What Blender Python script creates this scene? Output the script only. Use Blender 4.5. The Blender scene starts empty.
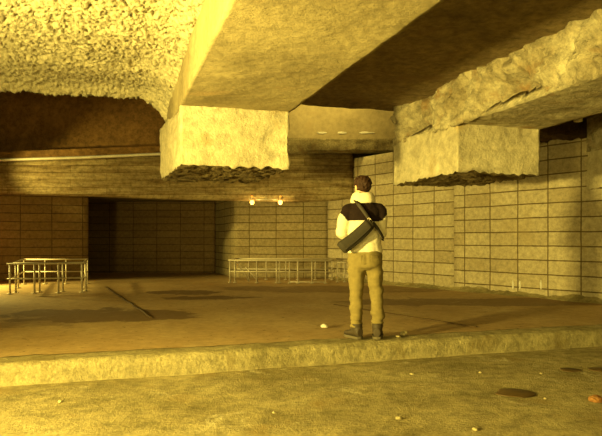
import bpy, bmesh, math, random
from mathutils import Vector, Matrix, noise
random.seed(7)
SC = bpy.context.scene
COL = SC.collection
EYE = 1.30            # lens height above the lower floor
PLAT = 0.20           # platform level
TH = math.radians(17.5)
CU, SU = math.cos(TH), math.sin(TH)
def W(u, v, z=0.0):   # building grid (u along the kerb, v along the beams) -> world
    return Vector((u*CU - v*SU, u*SU + v*CU, z))
def UV(x, y):
    return (x*CU + y*SU, -x*SU + y*CU)
UDIR = Vector((CU, SU, 0)); VDIR = Vector((-SU, CU, 0)); ZDIR = Vector((0, 0, 1))

# ------------------------------------------------------------------ helpers
def link(name, bm, mats, parent=None, smooth=True):
    me = bpy.data.meshes.new(name)
    bm.normal_update()
    bm.to_mesh(me); bm.free()
    if not isinstance(mats, (list, tuple)): mats = [mats]
    for m in mats: me.materials.append(m)
    if smooth:
        for p in me.polygons: p.use_smooth = True
    o = bpy.data.objects.new(name, me); COL.objects.link(o)
    if parent:
        o.parent = parent
        o.matrix_parent_inverse = Matrix.Translation(-parent.location) if parent.type == 'EMPTY' and parent.parent is None and parent.rotation_euler.z == 0 else Matrix()
    return o
def tag(o, label, cat, group=None):
    o['label'] = label; o['category'] = cat
    if group: o['group'] = group
    return o
def struct(o):
    o['kind'] = 'structure'; return o
def thing(name, label, cat, loc=(0, 0, 0), group=None):
    o = bpy.data.objects.new(name, None); COL.objects.link(o)
    o.location = loc; o.empty_display_size = 0.1
    return tag(o, label, cat, group)
def fbm(p, oct=4, lac=2.1, gain=.5):
    a, s, t = 1.0, 0.0, 0.0
    q = Vector(p)
    for _ in range(oct):
        s += a*noise.noise(q); q = q*lac; a *= gain
    return s
def grid(bm, o, e1, e2, t1, t2, cache=None):
    """grid of quads o + a*e1 + b*e2, a in t1, b in t2"""
    rows = []
    for a in t1:
        r = []
        for b in t2:
            p = o + e1*a + e2*b
            if cache is None: r.append(bm.verts.new(p))
            else:
                k = (round(p.x, 4), round(p.y, 4), round(p.z, 4))
                if k not in cache: cache[k] = bm.verts.new(p)
                r.append(cache[k])
        rows.append(r)
    for i in range(len(rows)-1):
        for j in range(len(t2)-1):
            f = [rows[i][j], rows[i+1][j], rows[i+1][j+1], rows[i][j+1]]
            if len(set(f)) == 4:
                try: bm.faces.new(f)
                except ValueError: pass
    return rows
def span(a, b, step):
    n = max(1, int(round((b-a)/step)))
    return [a+(b-a)*i/n for i in range(n+1)]
def rough_box(u0, u1, v0, v1, z0, z1, step, disp=None, warp=None, base=None, vlist=None, faces='xXyYzZ'):
    """dense box on the building grid, displaced along its normals; base = (X dir, Y dir) for boxes off the grid"""
    bm = bmesh.new(); cache = {}
    ex, ey = base if base else (UDIR, VDIR)
    tu, tv, tz = span(u0, u1, step), vlist or span(v0, v1, step), span(z0, z1, step)
    O = Vector((0, 0, 0))
    for c, k in ((z0, 'z'), (z1, 'Z')):
        if k in faces: grid(bm, ZDIR*c, ex, ey, tu, tv, cache)
    for c, k in ((v0, 'y'), (v1, 'Y')):
        if k in faces: grid(bm, ey*c, ex, ZDIR, tu, tz, cache)
    for c, k in ((u0, 'x'), (u1, 'X')):
        if k in faces: grid(bm, ex*c, ey, ZDIR, tv, tz, cache)
    bmesh.ops.recalc_face_normals(bm, faces=bm.faces)
    bm.normal_update()
    if disp or warp:
        new = []
        for v in bm.verts:
            p = v.co.copy()
            if disp: p = p + v.normal*disp(v.co, v.normal)
            if warp: p = warp(v.co, p)
            new.append(p)
        for v, p in zip(bm.verts, new): v.co = p
    return bm
def box_bm(bm, c, s, rot=None, bev=0.0):
    """box centre c, size s, optional rotation matrix"""
    r = bmesh.ops.create_cube(bm, size=1.0)
    vs = r['verts']
    M = Matrix.Translation(Vector(c)) @ (rot.to_4x4() if rot else Matrix()) @ Matrix.Diagonal((*s, 1))
    bmesh.ops.transform(bm, matrix=M, verts=vs)
    if bev > 0:
        es = list({e for v in vs for e in v.link_edges})
        bmesh.ops.bevel(bm, geom=es, offset=bev, segments=2, affect='EDGES', profile=.5)
    return bm
def frame_of(d):
    d = d.normalized()
    a = Vector((0, 0, 1)) if abs(d.z) < .9 else Vector((1, 0, 0))
    x = d.cross(a).normalized(); y = d.cross(x).normalized()
    return x, y
def tube(bm, pts, rad, seg=10, flat=None):
    """round (or flattened) tube through pts"""
    pts = [Vector(p) for p in pts]
    n = len(pts); rad = rad if isinstance(rad, (list, tuple)) else [rad]*n
    rings = []
    px = None
    for i, p in enumerate(pts):
        d = (pts[min(i+1, n-1)] - pts[max(i-1, 0)])
        if px is None: x, y = frame_of(d)
        else:
            d = d.normalized(); x = (px - d*px.dot(d)).normalized(); y = d.cross(x)
        px = x
        r = rad[i]
        rings.append([bm.verts.new(p + x*math.cos(2*math.pi*k/seg)*r + y*math.sin(2*math.pi*k/seg)*r) for k in range(seg)])
    for i in range(n-1):
        for k in range(seg):
            bm.faces.new([rings[i][k], rings[i][(k+1) % seg], rings[i+1][(k+1) % seg], rings[i+1][k]])
    bm.faces.new(rings[0][::-1]); bm.faces.new(rings[-1])
    return bm
def loft(bm, rings, seg=28):
    """rings: (centre, half-x vector, half-y vector)"""
    R = []
    for c, ax, ay in rings:
        c, ax, ay = Vector(c), Vector(ax), Vector(ay)
        R.append([bm.verts.new(c + ax*math.cos(2*math.pi*k/seg) + ay*math.sin(2*math.pi*k/seg)) for k in range(seg)])
    for i in range(len(R)-1):
        for k in range(seg):
            bm.faces.new([R[i][k], R[i][(k+1) % seg], R[i+1][(k+1) % seg], R[i+1][k]])
    bm.faces.new(R[0][::-1]); bm.faces.new(R[-1])
def zloft(bm, L, seg=28):
    loft(bm, [((x, y, z), (rx, 0, 0), (0, ry, 0)) for x, y, z, rx, ry in L], seg)
def ellipsoid(bm, c, r, rot=None, sub=3):
    x = bmesh.ops.create_icosphere(bm, subdivisions=sub, radius=1.0)
    M = Matrix.Translation(Vector(c)) @ (rot.to_4x4() if rot else Matrix()) @ Matrix.Diagonal((*r, 1))
    bmesh.ops.transform(bm, matrix=M, verts=x['verts'])
def limb(bm, pts, rad, seg=16, sub=5):
    """tapering limb with round joints"""
    P = [Vector(p) for p in pts]; Q = []; R = []
    for i in range(len(P)-1):
        for k in range(sub):
            t = k/sub
            Q.append(P[i].lerp(P[i+1], t)); R.append(rad[i]*(1-t)+rad[i+1]*t)
    Q.append(P[-1]); R.append(rad[-1])
    for _ in range(2):
        Q = [Q[0]] + [(Q[i-1]+Q[i]*2+Q[i+1])/4 for i in range(1, len(Q)-1)] + [Q[-1]]
    tube(bm, Q, R, seg)
    ellipsoid(bm, Q[0], (R[0],)*3, sub=2); ellipsoid(bm, Q[-1], (R[-1],)*3, sub=2)
def remesh(bm, vox, smooth_it=4, fac=.5):
    """fuse overlapping closed shells into one skin"""
    bmesh.ops.recalc_face_normals(bm, faces=bm.faces)
    me = bpy.data.meshes.new('tmp'); bm.to_mesh(me); bm.free()
    o = bpy.data.objects.new('tmp', me); COL.objects.link(o)
    m = o.modifiers.new('r', 'REMESH'); m.mode = 'VOXEL'; m.voxel_size = vox
    s = o.modifiers.new('s', 'SMOOTH'); s.iterations = smooth_it; s.factor = fac
    dg = bpy.context.evaluated_depsgraph_get(); dg.update()
    ev = o.evaluated_get(dg)
    out = bmesh.new(); out.from_mesh(ev.to_mesh())
    ev.to_mesh_clear()
    bpy.data.objects.remove(o); bpy.data.meshes.remove(me)
    return out

# ------------------------------------------------------------------ materials
def new_mat(name):
    m = bpy.data.materials.new(name); m.use_nodes = True
    nt = m.node_tree; nt.nodes.clear()
    out = nt.nodes.new('ShaderNodeOutputMaterial'); b = nt.nodes.new('ShaderNodeBsdfPrincipled')
    nt.links.new(b.outputs[0], out.inputs[0])
    b.inputs['Specular IOR Level'].default_value = .18
    return m, nt, b
def N(nt, t, **kw):
    n = nt.nodes.new(t)
    for k, v in kw.items():
        if k in n.inputs: n.inputs[k].default_value = v
        else: setattr(n, k, v)
    return n
def ramp(nt, fac, stops):
    r = nt.nodes.new('ShaderNodeValToRGB')
    e = r.color_ramp.elements
    while len(e) < len(stops): e.new(.5)
    for i, (p, c) in enumerate(stops):
        e[i].position = p; e[i].color = (c, c, c, 1) if isinstance(c, (int, float)) else (*c, 1)
    nt.links.new(fac, r.inputs[0]); return r.outputs[0]
def mix(nt, fac, a, b, mode='MIX'):
    m = nt.nodes.new('ShaderNodeMix'); m.data_type = 'RGBA'; m.blend_type = mode
    for s, x in ((m.inputs[0], fac), (m.inputs[6], a), (m.inputs[7], b)):
        if isinstance(x, (int, float)): s.default_value = x
        elif isinstance(x, (tuple, list)): s.default_value = (*x, 1)
        else: nt.links.new(x, s)
    return m.outputs[2]
def noise_tex(nt, vec, scale, detail=5, rough=.6, dist=0.0):
    n = N(nt, 'ShaderNodeTexNoise', Scale=scale, Detail=detail, Roughness=rough, Distortion=dist)
    if vec is not None: nt.links.new(vec, n.inputs['Vector'])
    return n.outputs['Fac']
def bump(nt, b, h, strength=.5, dist=.02, prev=None):
    n = N(nt, 'ShaderNodeBump', Strength=strength, Distance=dist)
    nt.links.new(h, n.inputs['Height'])
    if prev is not None: nt.links.new(prev, n.inputs['Normal'])
    nt.links.new(n.outputs[0], b.inputs['Normal']); return n.outputs[0]
def toned(c, k=.80): return tuple(k*x*(1, .97, .85)[i] for i, x in enumerate(c))
def concrete(name, c_dark, c_light, scale=1.5, spot=.0, spot_col=(.2, .1, .03), bumps=.4, fine=40, rough=.9, bdist=.012, mott=.75, msc=9, specks=False):
    m, nt, b = new_mat(name)
    c_dark, c_light = toned(c_dark, .62), toned(c_light, .88)
    co = nt.nodes.new('ShaderNodeTexCoord').outputs['Object']
    n1 = noise_tex(nt, co, scale, 8, .65)
    col = mix(nt, ramp(nt, n1, [(.3, 0), (.7, 1)]), c_dark, c_light)
    n2 = noise_tex(nt, co, scale*msc, 8, .75)
    col = mix(nt, mott, col, ramp(nt, n2, [(.34, .25), (.6, 1.0)]), 'MULTIPLY')
    if spot > 0:
        n3 = noise_tex(nt, co, scale*1.7, 6, .6, .4)
        col = mix(nt, ramp(nt, n3, [(.62-spot*.2, 0), (.75-spot*.2, 1)]), col, spot_col)
    nt.links.new(col, b.inputs['Base Color'])
    if specks:
        n5 = noise_tex(nt, co, 16, 4, .6)
        col = mix(nt, ramp(nt, n5, [(.66, 0), (.72, .8)]), col, (.16, .11, .04))
        n6 = noise_tex(nt, co, 2.3, 9, .75, .8)
        col = mix(nt, ramp(nt, n6, [(.58, 0), (.66, .5)]), col, (.62, .55, .33))
        nt.links.new(col, b.inputs['Base Color'])
    b.inputs['Roughness'].default_value = rough
    n4 = noise_tex(nt, co, fine, 6, .7)
    bump(nt, b, n4, bumps, bdist)
    return m
def block_mat(name, bw, bh, c1, c2, cm, mortar=.008, offset=0.0, stain=(.22, .15, .06), stain_amt=.5, bumps=.5):
    m, nt, b = new_mat(name)
    uv = nt.nodes.new('ShaderNodeUVMap').outputs[0]
    wob = nt.nodes.new('ShaderNodeVectorMath'); wob.operation = 'MULTIPLY_ADD'
    nz = N(nt, 'ShaderNodeTexNoise', Scale=1.3, Detail=3)
    nt.links.new(uv, nz.inputs['Vector'])
    nt.links.new(nz.outputs['Color'], wob.inputs[0]); wob.inputs[1].default_value = (.03, .03, 0)
    nt.links.new(uv, wob.inputs[2])
    br = N(nt, 'ShaderNodeTexBrick', offset=offset, offset_frequency=2, squash=1.0)
    br.inputs['Scale'].default_value = 1; br.inputs['Mortar Size'].default_value = mortar
    br.inputs['Mortar Smooth'].default_value = .3; br.inputs['Bias'].default_value = 0
    br.inputs['Brick Width'].default_value = bw; br.inputs['Row Height'].default_value = bh
    br.inputs['Color1'].default_value = (*c1, 1); br.inputs['Color2'].default_value = (*c2, 1); br.inputs['Mortar'].default_value = (*cm, 1)
    nt.links.new(wob.outputs[0], br.inputs['Vector'])
    n1 = noise_tex(nt, uv, 1.1, 8, .65)
    n2 = noise_tex(nt, uv, 11, 9, .8)
    col = mix(nt, .75, br.outputs['Color'], ramp(nt, n2, [(.35, .35), (.62, 1.0)]), 'MULTIPLY')
    f = ramp(nt, n1, [(.5, 0), (.72, 1)])
    sc = nt.nodes.new('ShaderNodeMath'); sc.operation = 'MULTIPLY'; sc.inputs[1].default_value = stain_amt
    nt.links.new(f, sc.inputs[0])
    col = mix(nt, sc.outputs[0], col, stain)
    nt.links.new(col, b.inputs['Base Color']); b.inputs['Roughness'].default_value = .9
    inv = nt.nodes.new('ShaderNodeMath'); inv.operation = 'SUBTRACT'; inv.inputs[0].default_value = 1
    nt.links.new(br.outputs['Fac'], inv.inputs[1])
    p = bump(nt, b, inv.outputs[0], .7, .02)
    bump(nt, b, noise_tex(nt, uv, 30, 7, .7), bumps, .012, p)
    return m
def plain(name, c, rough=.6, metal=0.0, nscale=0, namt=.3, bumps=0, bd=.004):
    m, nt, b = new_mat(name)
    co = nt.nodes.new('ShaderNodeTexCoord').outputs['Object']
    if nscale:
        n = noise_tex(nt, co, nscale, 5, .6)
        col = mix(nt, namt, c, ramp(nt, n, [(.3, .2), (.7, 1)]), 'MULTIPLY')
        nt.links.new(col, b.inputs['Base Color'])
        if bumps: bump(nt, b, n, bumps, bd)
    else: b.inputs['Base Color'].default_value = (*c, 1)
    b.inputs['Roughness'].default_value = rough; b.inputs['Metallic'].default_value = metal
    return m
def glow(name, c, s):
    m, nt, b = new_mat(name)
    b.inputs['Base Color'].default_value = (*c, 1)
    b.inputs['Emission Color'].default_value = (*c, 1); b.inputs['Emission Strength'].default_value = s
    return m

M = {}
M['popcorn'] = concrete('sprayed_plaster', (.74, .65, .42), (.82, .74, .50), 1.2, .0, bumps=.7, fine=42, bdist=.04, mott=.6, msc=22)
M['shaded_ceiling'] = concrete('shaded_brown_concrete', (.24, .17, .08), (.34, .25, .12), 1.0, .1, (.16, .10, .04), bumps=.6, fine=24, bdist=.02)  # shade beyond the first beam put into the slab colour
M['broken'] = concrete('shaded_broken_underside', (.12, .08, .03), (.30, .23, .11), 4, bumps=1.0, fine=20, bdist=.04)  # rough underside, its shade darkened into the colour
M['shaded_slab'] = concrete('shaded_concrete', (.07, .04, .015), (.13, .08, .03), 1.4, bumps=.7, fine=20, bdist=.04)  # deep shade of the right bay put into the colour
M['soffit'] = concrete('smooth_concrete', (.36, .29, .155), (.45, .375, .21), 1.0, .1, (.36, .26, .12), bumps=.45, fine=30, bdist=.02, mott=.45, msc=10)
M['stub'] = concrete('plastered_pillar', (.62, .53, .34), (.76, .68, .48), 1.1, .12, (.40, .30, .14), bumps=.6, fine=24, bdist=.035, mott=.55, msc=7)
M['spalled'] = concrete('spalled_concrete', (.36, .27, .13), (.84, .75, .52), 1.6, .24, (.30, .19, .08), bumps=1.0, fine=18, bdist=.06, mott=.75, msc=6)
M['floor'] = concrete('worn_concrete_floor', (.31, .25, .105), (.54, .46, .24), 1.0, .22, (.25, .18, .065), bumps=.8, fine=30, bdist=.03, mott=.7, msc=7, specks=True)
M['kerb'] = concrete('kerb_concrete', (.36, .30, .14), (.52, .45, .24), 1.4, .26, (.19, .145, .055), bumps=.9, fine=26, bdist=.03, mott=.65, msc=9)
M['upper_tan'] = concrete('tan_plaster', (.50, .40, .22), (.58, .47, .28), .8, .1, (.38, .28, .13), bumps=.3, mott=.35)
M['blocks'] = block_mat('block_wall', .64, .27, (.56, .47, .28), (.43, .345, .19), (.15, .105, .045), .013, stain=(.30, .22, .09))
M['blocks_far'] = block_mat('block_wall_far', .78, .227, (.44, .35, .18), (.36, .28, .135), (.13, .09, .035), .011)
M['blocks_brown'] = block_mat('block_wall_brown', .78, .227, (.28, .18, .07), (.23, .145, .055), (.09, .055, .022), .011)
def board_mat():
    m, nt, b = new_mat('board_marked_concrete')
    uv = nt.nodes.new('ShaderNodeUVMap').outputs[0]
    mp = N(nt, 'ShaderNodeMapping'); mp.inputs['Scale'].default_value = (.55, 5.0, 1); nt.links.new(uv, mp.inputs[0])
    st = noise_tex(nt, mp.outputs[0], 1.6, 9, .72, .3)
    col = ramp(nt, st, [(.30, (.13, .075, .025)), (.46, (.30, .215, .09)), (.60, (.46, .36, .17)), (.74, (.60, .50, .27))])
    br = N(nt, 'ShaderNodeTexBrick', offset=.37, offset_frequency=2, squash=1.0)
    for k, v in (('Scale', 1), ('Mortar Size', .010), ('Mortar Smooth', .8), ('Brick Width', 2.6), ('Row Height', .19)): br.inputs[k].default_value = v
    br.inputs['Color1'].default_value = (1, 1, 1, 1); br.inputs['Color2'].default_value = (.70, .66, .6, 1); br.inputs['Mortar'].default_value = (.38, .3, .22, 1)
    nt.links.new(uv, br.inputs['Vector'])
    col = mix(nt, 1.0, col, br.outputs['Color'], 'MULTIPLY')
    n2 = noise_tex(nt, uv, 9, 9, .8)
    col = mix(nt, .7, col, ramp(nt, n2, [(.36, .25), (.55, 1.0)]), 'MULTIPLY')
    nt.links.new(col, b.inputs['Base Color']); b.inputs['Roughness'].default_value = .9
    p = bump(nt, b, st, .8, .05)
    bump(nt, b, noise_tex(nt, uv, 24, 7, .7), .6, .02, p)
    return m
M['boards'] = board_mat()
M['upper_brown'] = concrete('dark_brown_wall', (.24, .125, .036), (.33, .18, .055), 1.0, .1, (.07, .04, .015), bumps=.3)  # plain dark brown, darker than the tan stretch
M['ledge'] = concrete('ledge_concrete', (.30, .23, .11), (.48, .40, .22), 3.0, .4, (.18, .12, .05), bumps=.7, fine=22, bdist=.03)
M['steel'] = plain('galvanised_steel', (.58, .50, .34), .5, .3, 20, .3)
M['pale'] = plain('pale_plaster', (.78, .72, .55), .9, 0, 20, .3)
M['dark_joint'] = plain('joint_filler', (.12, .075, .03), .9, 0, 15, .4)
M['puddle'] = plain('damp_oil_film', (.10, .06, .018), .5, 0, 9, .4)
M['stone'] = plain('broken_concrete', (.42, .35, .17), .95, 0, 18, .5, .5)
M['brickred'] = plain('brick_fragment', (.36, .17, .05), .95, 0, 18, .5, .5)
M['paper'] = plain('crumpled_paper', (.62, .57, .44), .8, 0, 25, .15)
M['skin'] = plain('skin', (.62, .36, .20), .55, 0, 12, .12)
M['hair'] = plain('brown_hair', (.042, .018, .007), .55, 0, 45, .6, .8, .02)
M['cream'] = plain('cream_fleece', (.68, .60, .40), .95, 0, 60, .25, .5, .008)
M['black_fleece'] = plain('dark_fleece', (.013, .006, .0035), .95, 0, 60, .3, .5, .008)
M['khaki'] = plain('khaki_cloth', (.205, .155, .052), .9, 0, 14, .35, .3, .01)
M['shoe'] = plain('dark_leather', (.055, .04, .022), .55, 0, 30, .3)
M['sole'] = plain('rubber_sole', (.10, .08, .045), .8)
M['bag'] = plain('dark_grey_canvas', (.032, .025, .014), .7, 0, 40, .35, .3)
M['strap'] = plain('black_webbing', (.035, .028, .018), .7)
M['chrome'] = plain('buckle_metal', (.5, .42, .28), .35, .8)
M['bulb'] = glow('lamp_glass', (1.0, .42, .06), 10)
M['reflection'] = glow('reflection_glow', (1.0, .30, .03), 2.2)  # glow standing for a reflection of the bulb

# platform floor: same worn concrete with damp patches of their own shape
def platform_mat():
    m, nt, b = new_mat('platform_concrete')
    co = nt.nodes.new('ShaderNodeTexCoord').outputs['Object']
    n1 = noise_tex(nt, co, .8, 8, .65)
    col = mix(nt, ramp(nt, n1, [(.3, 0), (.7, 1)]), (.40, .255, .095), (.53, .38, .17))
    n2 = noise_tex(nt, co, 9, 7, .75)
    col = mix(nt, .6, col, ramp(nt, n2, [(.3, .35), (.7, 1)]), 'MULTIPLY')
    nz = N(nt, 'ShaderNodeTexNoise', Scale=1.4, Detail=9, Roughness=.65); nt.links.new(co, nz.inputs['Vector'])
    for (x, y, rx, ry, amt) in ((-3.0, 8.6, 1.5, .85, .75), (-2.35, 12.3, .85, .55, .8), (-1.8, 11.2, .95, .35, .7), (3.0, 10.4, 2.6, .7, .6), (-3.9, 7.6, 1.0, .3, .45), (1.0, 13.2, 3.0, 1.0, .5)):
        mp = N(nt, 'ShaderNodeMapping')
        add = nt.nodes.new('ShaderNodeVectorMath'); add.operation = 'MULTIPLY_ADD'
        nt.links.new(nz.outputs['Color'], add.inputs[0]); add.inputs[1].default_value = (1.5, 1.5, 0); nt.links.new(co, add.inputs[2])
        sb = nt.nodes.new('ShaderNodeVectorMath'); sb.operation = 'SUBTRACT'; sb.inputs[1].default_value = (x+.75, y+.75, 0)
        nt.links.new(add.outputs[0], sb.inputs[0])
        dv = nt.nodes.new('ShaderNodeVectorMath'); dv.operation = 'DIVIDE'; dv.inputs[1].default_value = (rx, ry, 1e6)
        nt.links.new(sb.outputs[0], dv.inputs[0])
        ln = nt.nodes.new('ShaderNodeVectorMath'); ln.operation = 'LENGTH'; nt.links.new(dv.outputs[0], ln.inputs[0])
        r = ramp(nt, ln.outputs['Value'], [(.88, amt), (1.0, 0)])
        col = mix(nt, r, col, (.10, .052, .016))
    n5 = noise_tex(nt, co, 13, 5, .65)
    col = mix(nt, ramp(nt, n5, [(.62, 0), (.68, .8)]), col, (.09, .05, .018))
    n6 = noise_tex(nt, co, 1.7, 9, .75, .8)
    col = mix(nt, ramp(nt, n6, [(.57, 0), (.66, .45)]), col, (.50, .39, .20))
    nt.links.new(col, b.inputs['Base Color']); b.inputs['Roughness'].default_value = .75
    bump(nt, b, noise_tex(nt, co, 30, 6, .7), .4, .012)
    return m
M['platform'] = platform_mat()

# ------------------------------------------------------------------ setting: floors
bm = bmesh.new()
xs = [-14, -9] + span(-5, 7, .12) + [10, 14]; ys = [-6, -2] + span(1, 8.5, .12) + [9]
grid(bm, Vector((0, 0, 0)), Vector((1, 0, 0)), Vector((0, 1, 0)), xs, ys)
for v in bm.verts:
    v.co.z = .006*fbm(v.co*1.3, 4)
bm.normal_update()
struct(link('floor', bm, M['floor']))

KA = Vector((-2.64, 5.18, 0))                       # foot of the kerb, on the left border of the photo
ku, kv = UV(KA.x, KA.y)
KV = kv + .0                                        # kerb front plane
bm = bmesh.new()
us = [-9] + span(-6, 11, .25) + [14]; vs = span(KV+.30, KV+16.5, .25)
grid(bm, Vector((0, 0, PLAT-.012)), UDIR, VDIR, us, vs)
for v in bm.verts: v.co.z += .006*fbm(v.co*.9, 3)
plat = struct(link('floor_platform', bm, M['platform']))
def strip(name, a, b, w, mat, parent, z):
    a, b = Vector((*a, z)), Vector((*b, z)); d = (b-a).normalized(); s = Vector((-d.y, d.x, 0))*w/2
    bm = bmesh.new(); L = (b-a).length; n = max(2, int(L/.08))
    R = []
    for i in range(n+1):
        c = a + d*L*i/n; k = 1+.45*noise.noise(c*4); o = s.normalized()*.03*noise.noise(c*1.4)
        R.append((bm.verts.new(c+s*k+o), bm.verts.new(c-s*k+o)))
    for i in range(n): bm.faces.new([R[i][0], R[i][1], R[i+1][1], R[i+1][0]])
    g = bmesh.ops.extrude_face_region(bm, geom=bm.faces[:])
    for e in g['geom']:
        if isinstance(e, bmesh.types.BMVert): e.co.z -= .008
    bmesh.ops.recalc_face_normals(bm, faces=bm.faces)
    return link(name, bm, mat, parent)
strip('expansion_joint', (-4.5, 13.6), (-2.1, 8.3), .045, M['dark_joint'], plat, PLAT+.002)
strip('expansion_joint', (.55, 9.95), (2.2, 7.4), .035, M['dark_joint'], plat, PLAT+.002)

# kerb
def kd(p, n):
    return .012*fbm(p*2.2, 4) + .006*noise.noise(p*14)
def kw(p0, p):
    if p0.z > PLAT-.02 and UV(p0.x, p0.y)[1] < KV+.03:      # worn, rounded arris
        k = .018 + .022*max(0, fbm(p0*3.1, 3))
        p = p + VDIR*k - ZDIR*k
    return p
kb = rough_box(-6.5, 8.5, KV, KV+.36, -.05, PLAT, .045, kd, kw)
tag(link('concrete_kerb', kb, M['kerb']), 'long low pale concrete kerb along the edge of the raised platform', 'kerb')

# ------------------------------------------------------------------ setting: ceiling and beams
SOF, SLB = EYE+1.544, EYE+2.15
VF, VB = 6.9, 8.8
def slab_disp(p, u, v):
    h = .020*noise.noise(p*7) - .060*abs(noise.noise(p*15)) - .095*abs(noise.noise(p*37)) + .06
    h += .05*noise.noise(Vector((u*.5, v*1.1, 3)))
    h += .030*max(0, math.sin(v*5.2 + .6*noise.noise(Vector((u, v, 0))*.8)))**4
    return h
bm = bmesh.new()
us = [-14, -8] + span(-4.5, .9, .018) + span(1.1, 14, .12)
vs = [-6, -1] + span(3.8, VB, .018)
R = grid(bm, Vector((0, 0, SLB)), UDIR, VDIR, us, vs)
top = []
for v in bm.verts:
    u_, v_ = UV(v.co.x, v.co.y)
    h = slab_disp(v.co, u_, v_)
    if u_ > .9: h = .03*fbm(v.co*3, 4)
    e = max(0, v_-(VB-.35))/.35
    fil = max(0, (u_-.28)/.43)                                    # sprayed fillet running into the beam
    fil = fil*fil if u_ < .8 else 0
    v.co.z -= h + .10*e*e*(1 if u_ < .9 else .4) + (.30*fil if u_ < .8 else 0)*(.35+.65*max(0, (v_-6.5)/2.3))
g = bmesh.ops.extrude_edge_only(bm, edges=[e for e in bm.edges if e.is_boundary])
for e in g['geom']:
    if isinstance(e, bmesh.types.BMVert): e.co.z = SLB+.35
bmesh.ops.recalc_face_normals(bm, faces=bm.faces)
for f in bm.faces:
    f.material_index = 1 if UV(*f.calc_center_median().xy)[0] > .9 else 0  # bays past the first beam take the shade-darkened tone
struct(link('ceiling', bm, [M['popcorn'], M['shaded_ceiling']]))
# the bay on the right runs on to the block wall
def low_warp(p0, p):
    u_, v_ = UV(p0.x, p0.y)
    if p0.z < SLB+.1: p = p - ZDIR*(.05 + .16*min(1, max(0, (u_-6.3)/2.0)) + .10+.12*abs(noise.noise(p0*4.5)) + .05*noise.noise(p0*11))
    return p
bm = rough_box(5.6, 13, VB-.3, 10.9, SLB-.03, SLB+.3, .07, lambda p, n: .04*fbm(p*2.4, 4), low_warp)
struct(link('ceiling_right', bm, M['shaded_slab']))  # coloured near black for the shade up here
# high roof over the rear void
bm = bmesh.new(); box_bm(bm, (0, 16, 6.1), (40, 26, .2)); struct(link('ceiling_rear', bm, M['upper_brown'], smooth=False))

def stub_warp(z0, seed, flare=0.0):
    def f(p0, p):
        s = Vector((seed, seed*.7, 0))
        u_, v_ = UV(p0.x, p0.y)
        if abs(p0.z - z0) < .002:                       # broken underside
            p = p + ZDIR*(.016*fbm((p0+s)*4, 3) + .035*noise.noise((p0+s)*12) - .01)
        elif p0.z < z0+.12:
            k = (z0+.12-p0.z)/.12
            p = p + ZDIR*(k*(.016*fbm((Vector((p0.x, p0.y, z0))+s)*4, 3) + .035*noise.noise((Vector((p0.x, p0.y, z0))+s)*12) - .01))
        if flare:
            k = max(0, (v_-VF)/(VB-VF)); 
            if u_ < flare[0]+.3: p = p - UDIR*flare[1]*k
        return p
    return f
def stub_disp(seed, amp=1.0):
    s = Vector((seed, 1, seed))
    def f(p, n):
        q = p+s
        h = .010*fbm(q*4, 4)*amp + .006*noise.noise(q*26)*amp
        c = noise.noise(q*1.6)
        if c > .28: h -= .022*amp*min(1, (c-.28)*8)       # plaster come away
        z = (p.z % .36)
        if z < .03: h -= .010
        return h
    return f
def beam_disp(seed, amp=1.0, side=None):
    s = Vector((seed, 2, seed))
    def f(p, n):
        q = p+s
        h = .012*noise.noise(q*3)+.007*noise.noise(q*17) + .004*noise.noise(q*40)
        if side and n.dot(UDIR) < -.3:
            r = 1-abs(noise.noise(q*2.3)); r2 = 1-abs(noise.noise(q*6.1))
            k = .5+.5*noise.noise(q*.8)
            h += side*(.09*(r-.75) + .050*(r2-.7)) + side*.035*fbm(q*8, 4)
            hole = noise.noise(q*1.35+Vector((7, 1, 3)))
            if hole > .12: h -= side*.11*min(1, (hole-.12)*5)
        return h
    return f
def beam(u0, u1, z_low, label, seed, side=None, mat=None, smat=None, flare=0, vmin=-3.0, amp=1.0):
    base = W((u0+u1)/2, VF, SOF)
    root = thing('concrete_beam', label, 'beam', base, 'concrete ceiling beams with hanging pillar stubs')
    root['group'] = 'concrete ceiling beams'
    tv = span(vmin, 2.6, .4)[:-1] + span(2.6, VB, .036)
    bmx = rough_box(u0, u1, vmin, VB, SOF, SLB+.25, .036, beam_disp(seed, 1, side), None, None, tv, faces='xXyYz')
    link('beam_body', bmx, mat or M['soffit'], root)
    bmx = rough_box(u0+.005, u1-.005, VF, VB-.01, z_low, SOF+.06, .03, stub_disp(seed, amp), stub_warp(z_low, seed, flare))
    bmx.normal_update()
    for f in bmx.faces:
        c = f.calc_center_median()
        f.material_index = 1 if c.z < z_low+.06 and f.normal.z < -.5 else 0  # downward faces get their shade as a darker colour
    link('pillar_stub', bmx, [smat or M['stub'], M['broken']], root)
    return root
b1 = beam(.715, 2.034, EYE+.86, 'pale ceiling beam with hanging pillar stub left of the standing person', 3.1, flare=(.715, .10), amp=1.3)
b2 = beam(4.363, 5.70, EYE+.90, 'crumbling ceiling beam with bright hanging pillar stub right of the standing person', 8.4, side=1.9, mat=M['spalled'])
b3 = beam(8.01, 9.35, EYE+.90, 'ceiling beam with stub against the block wall, cut by the right edge', 5.7, vmin=3.0, mat=M['spalled'])

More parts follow.
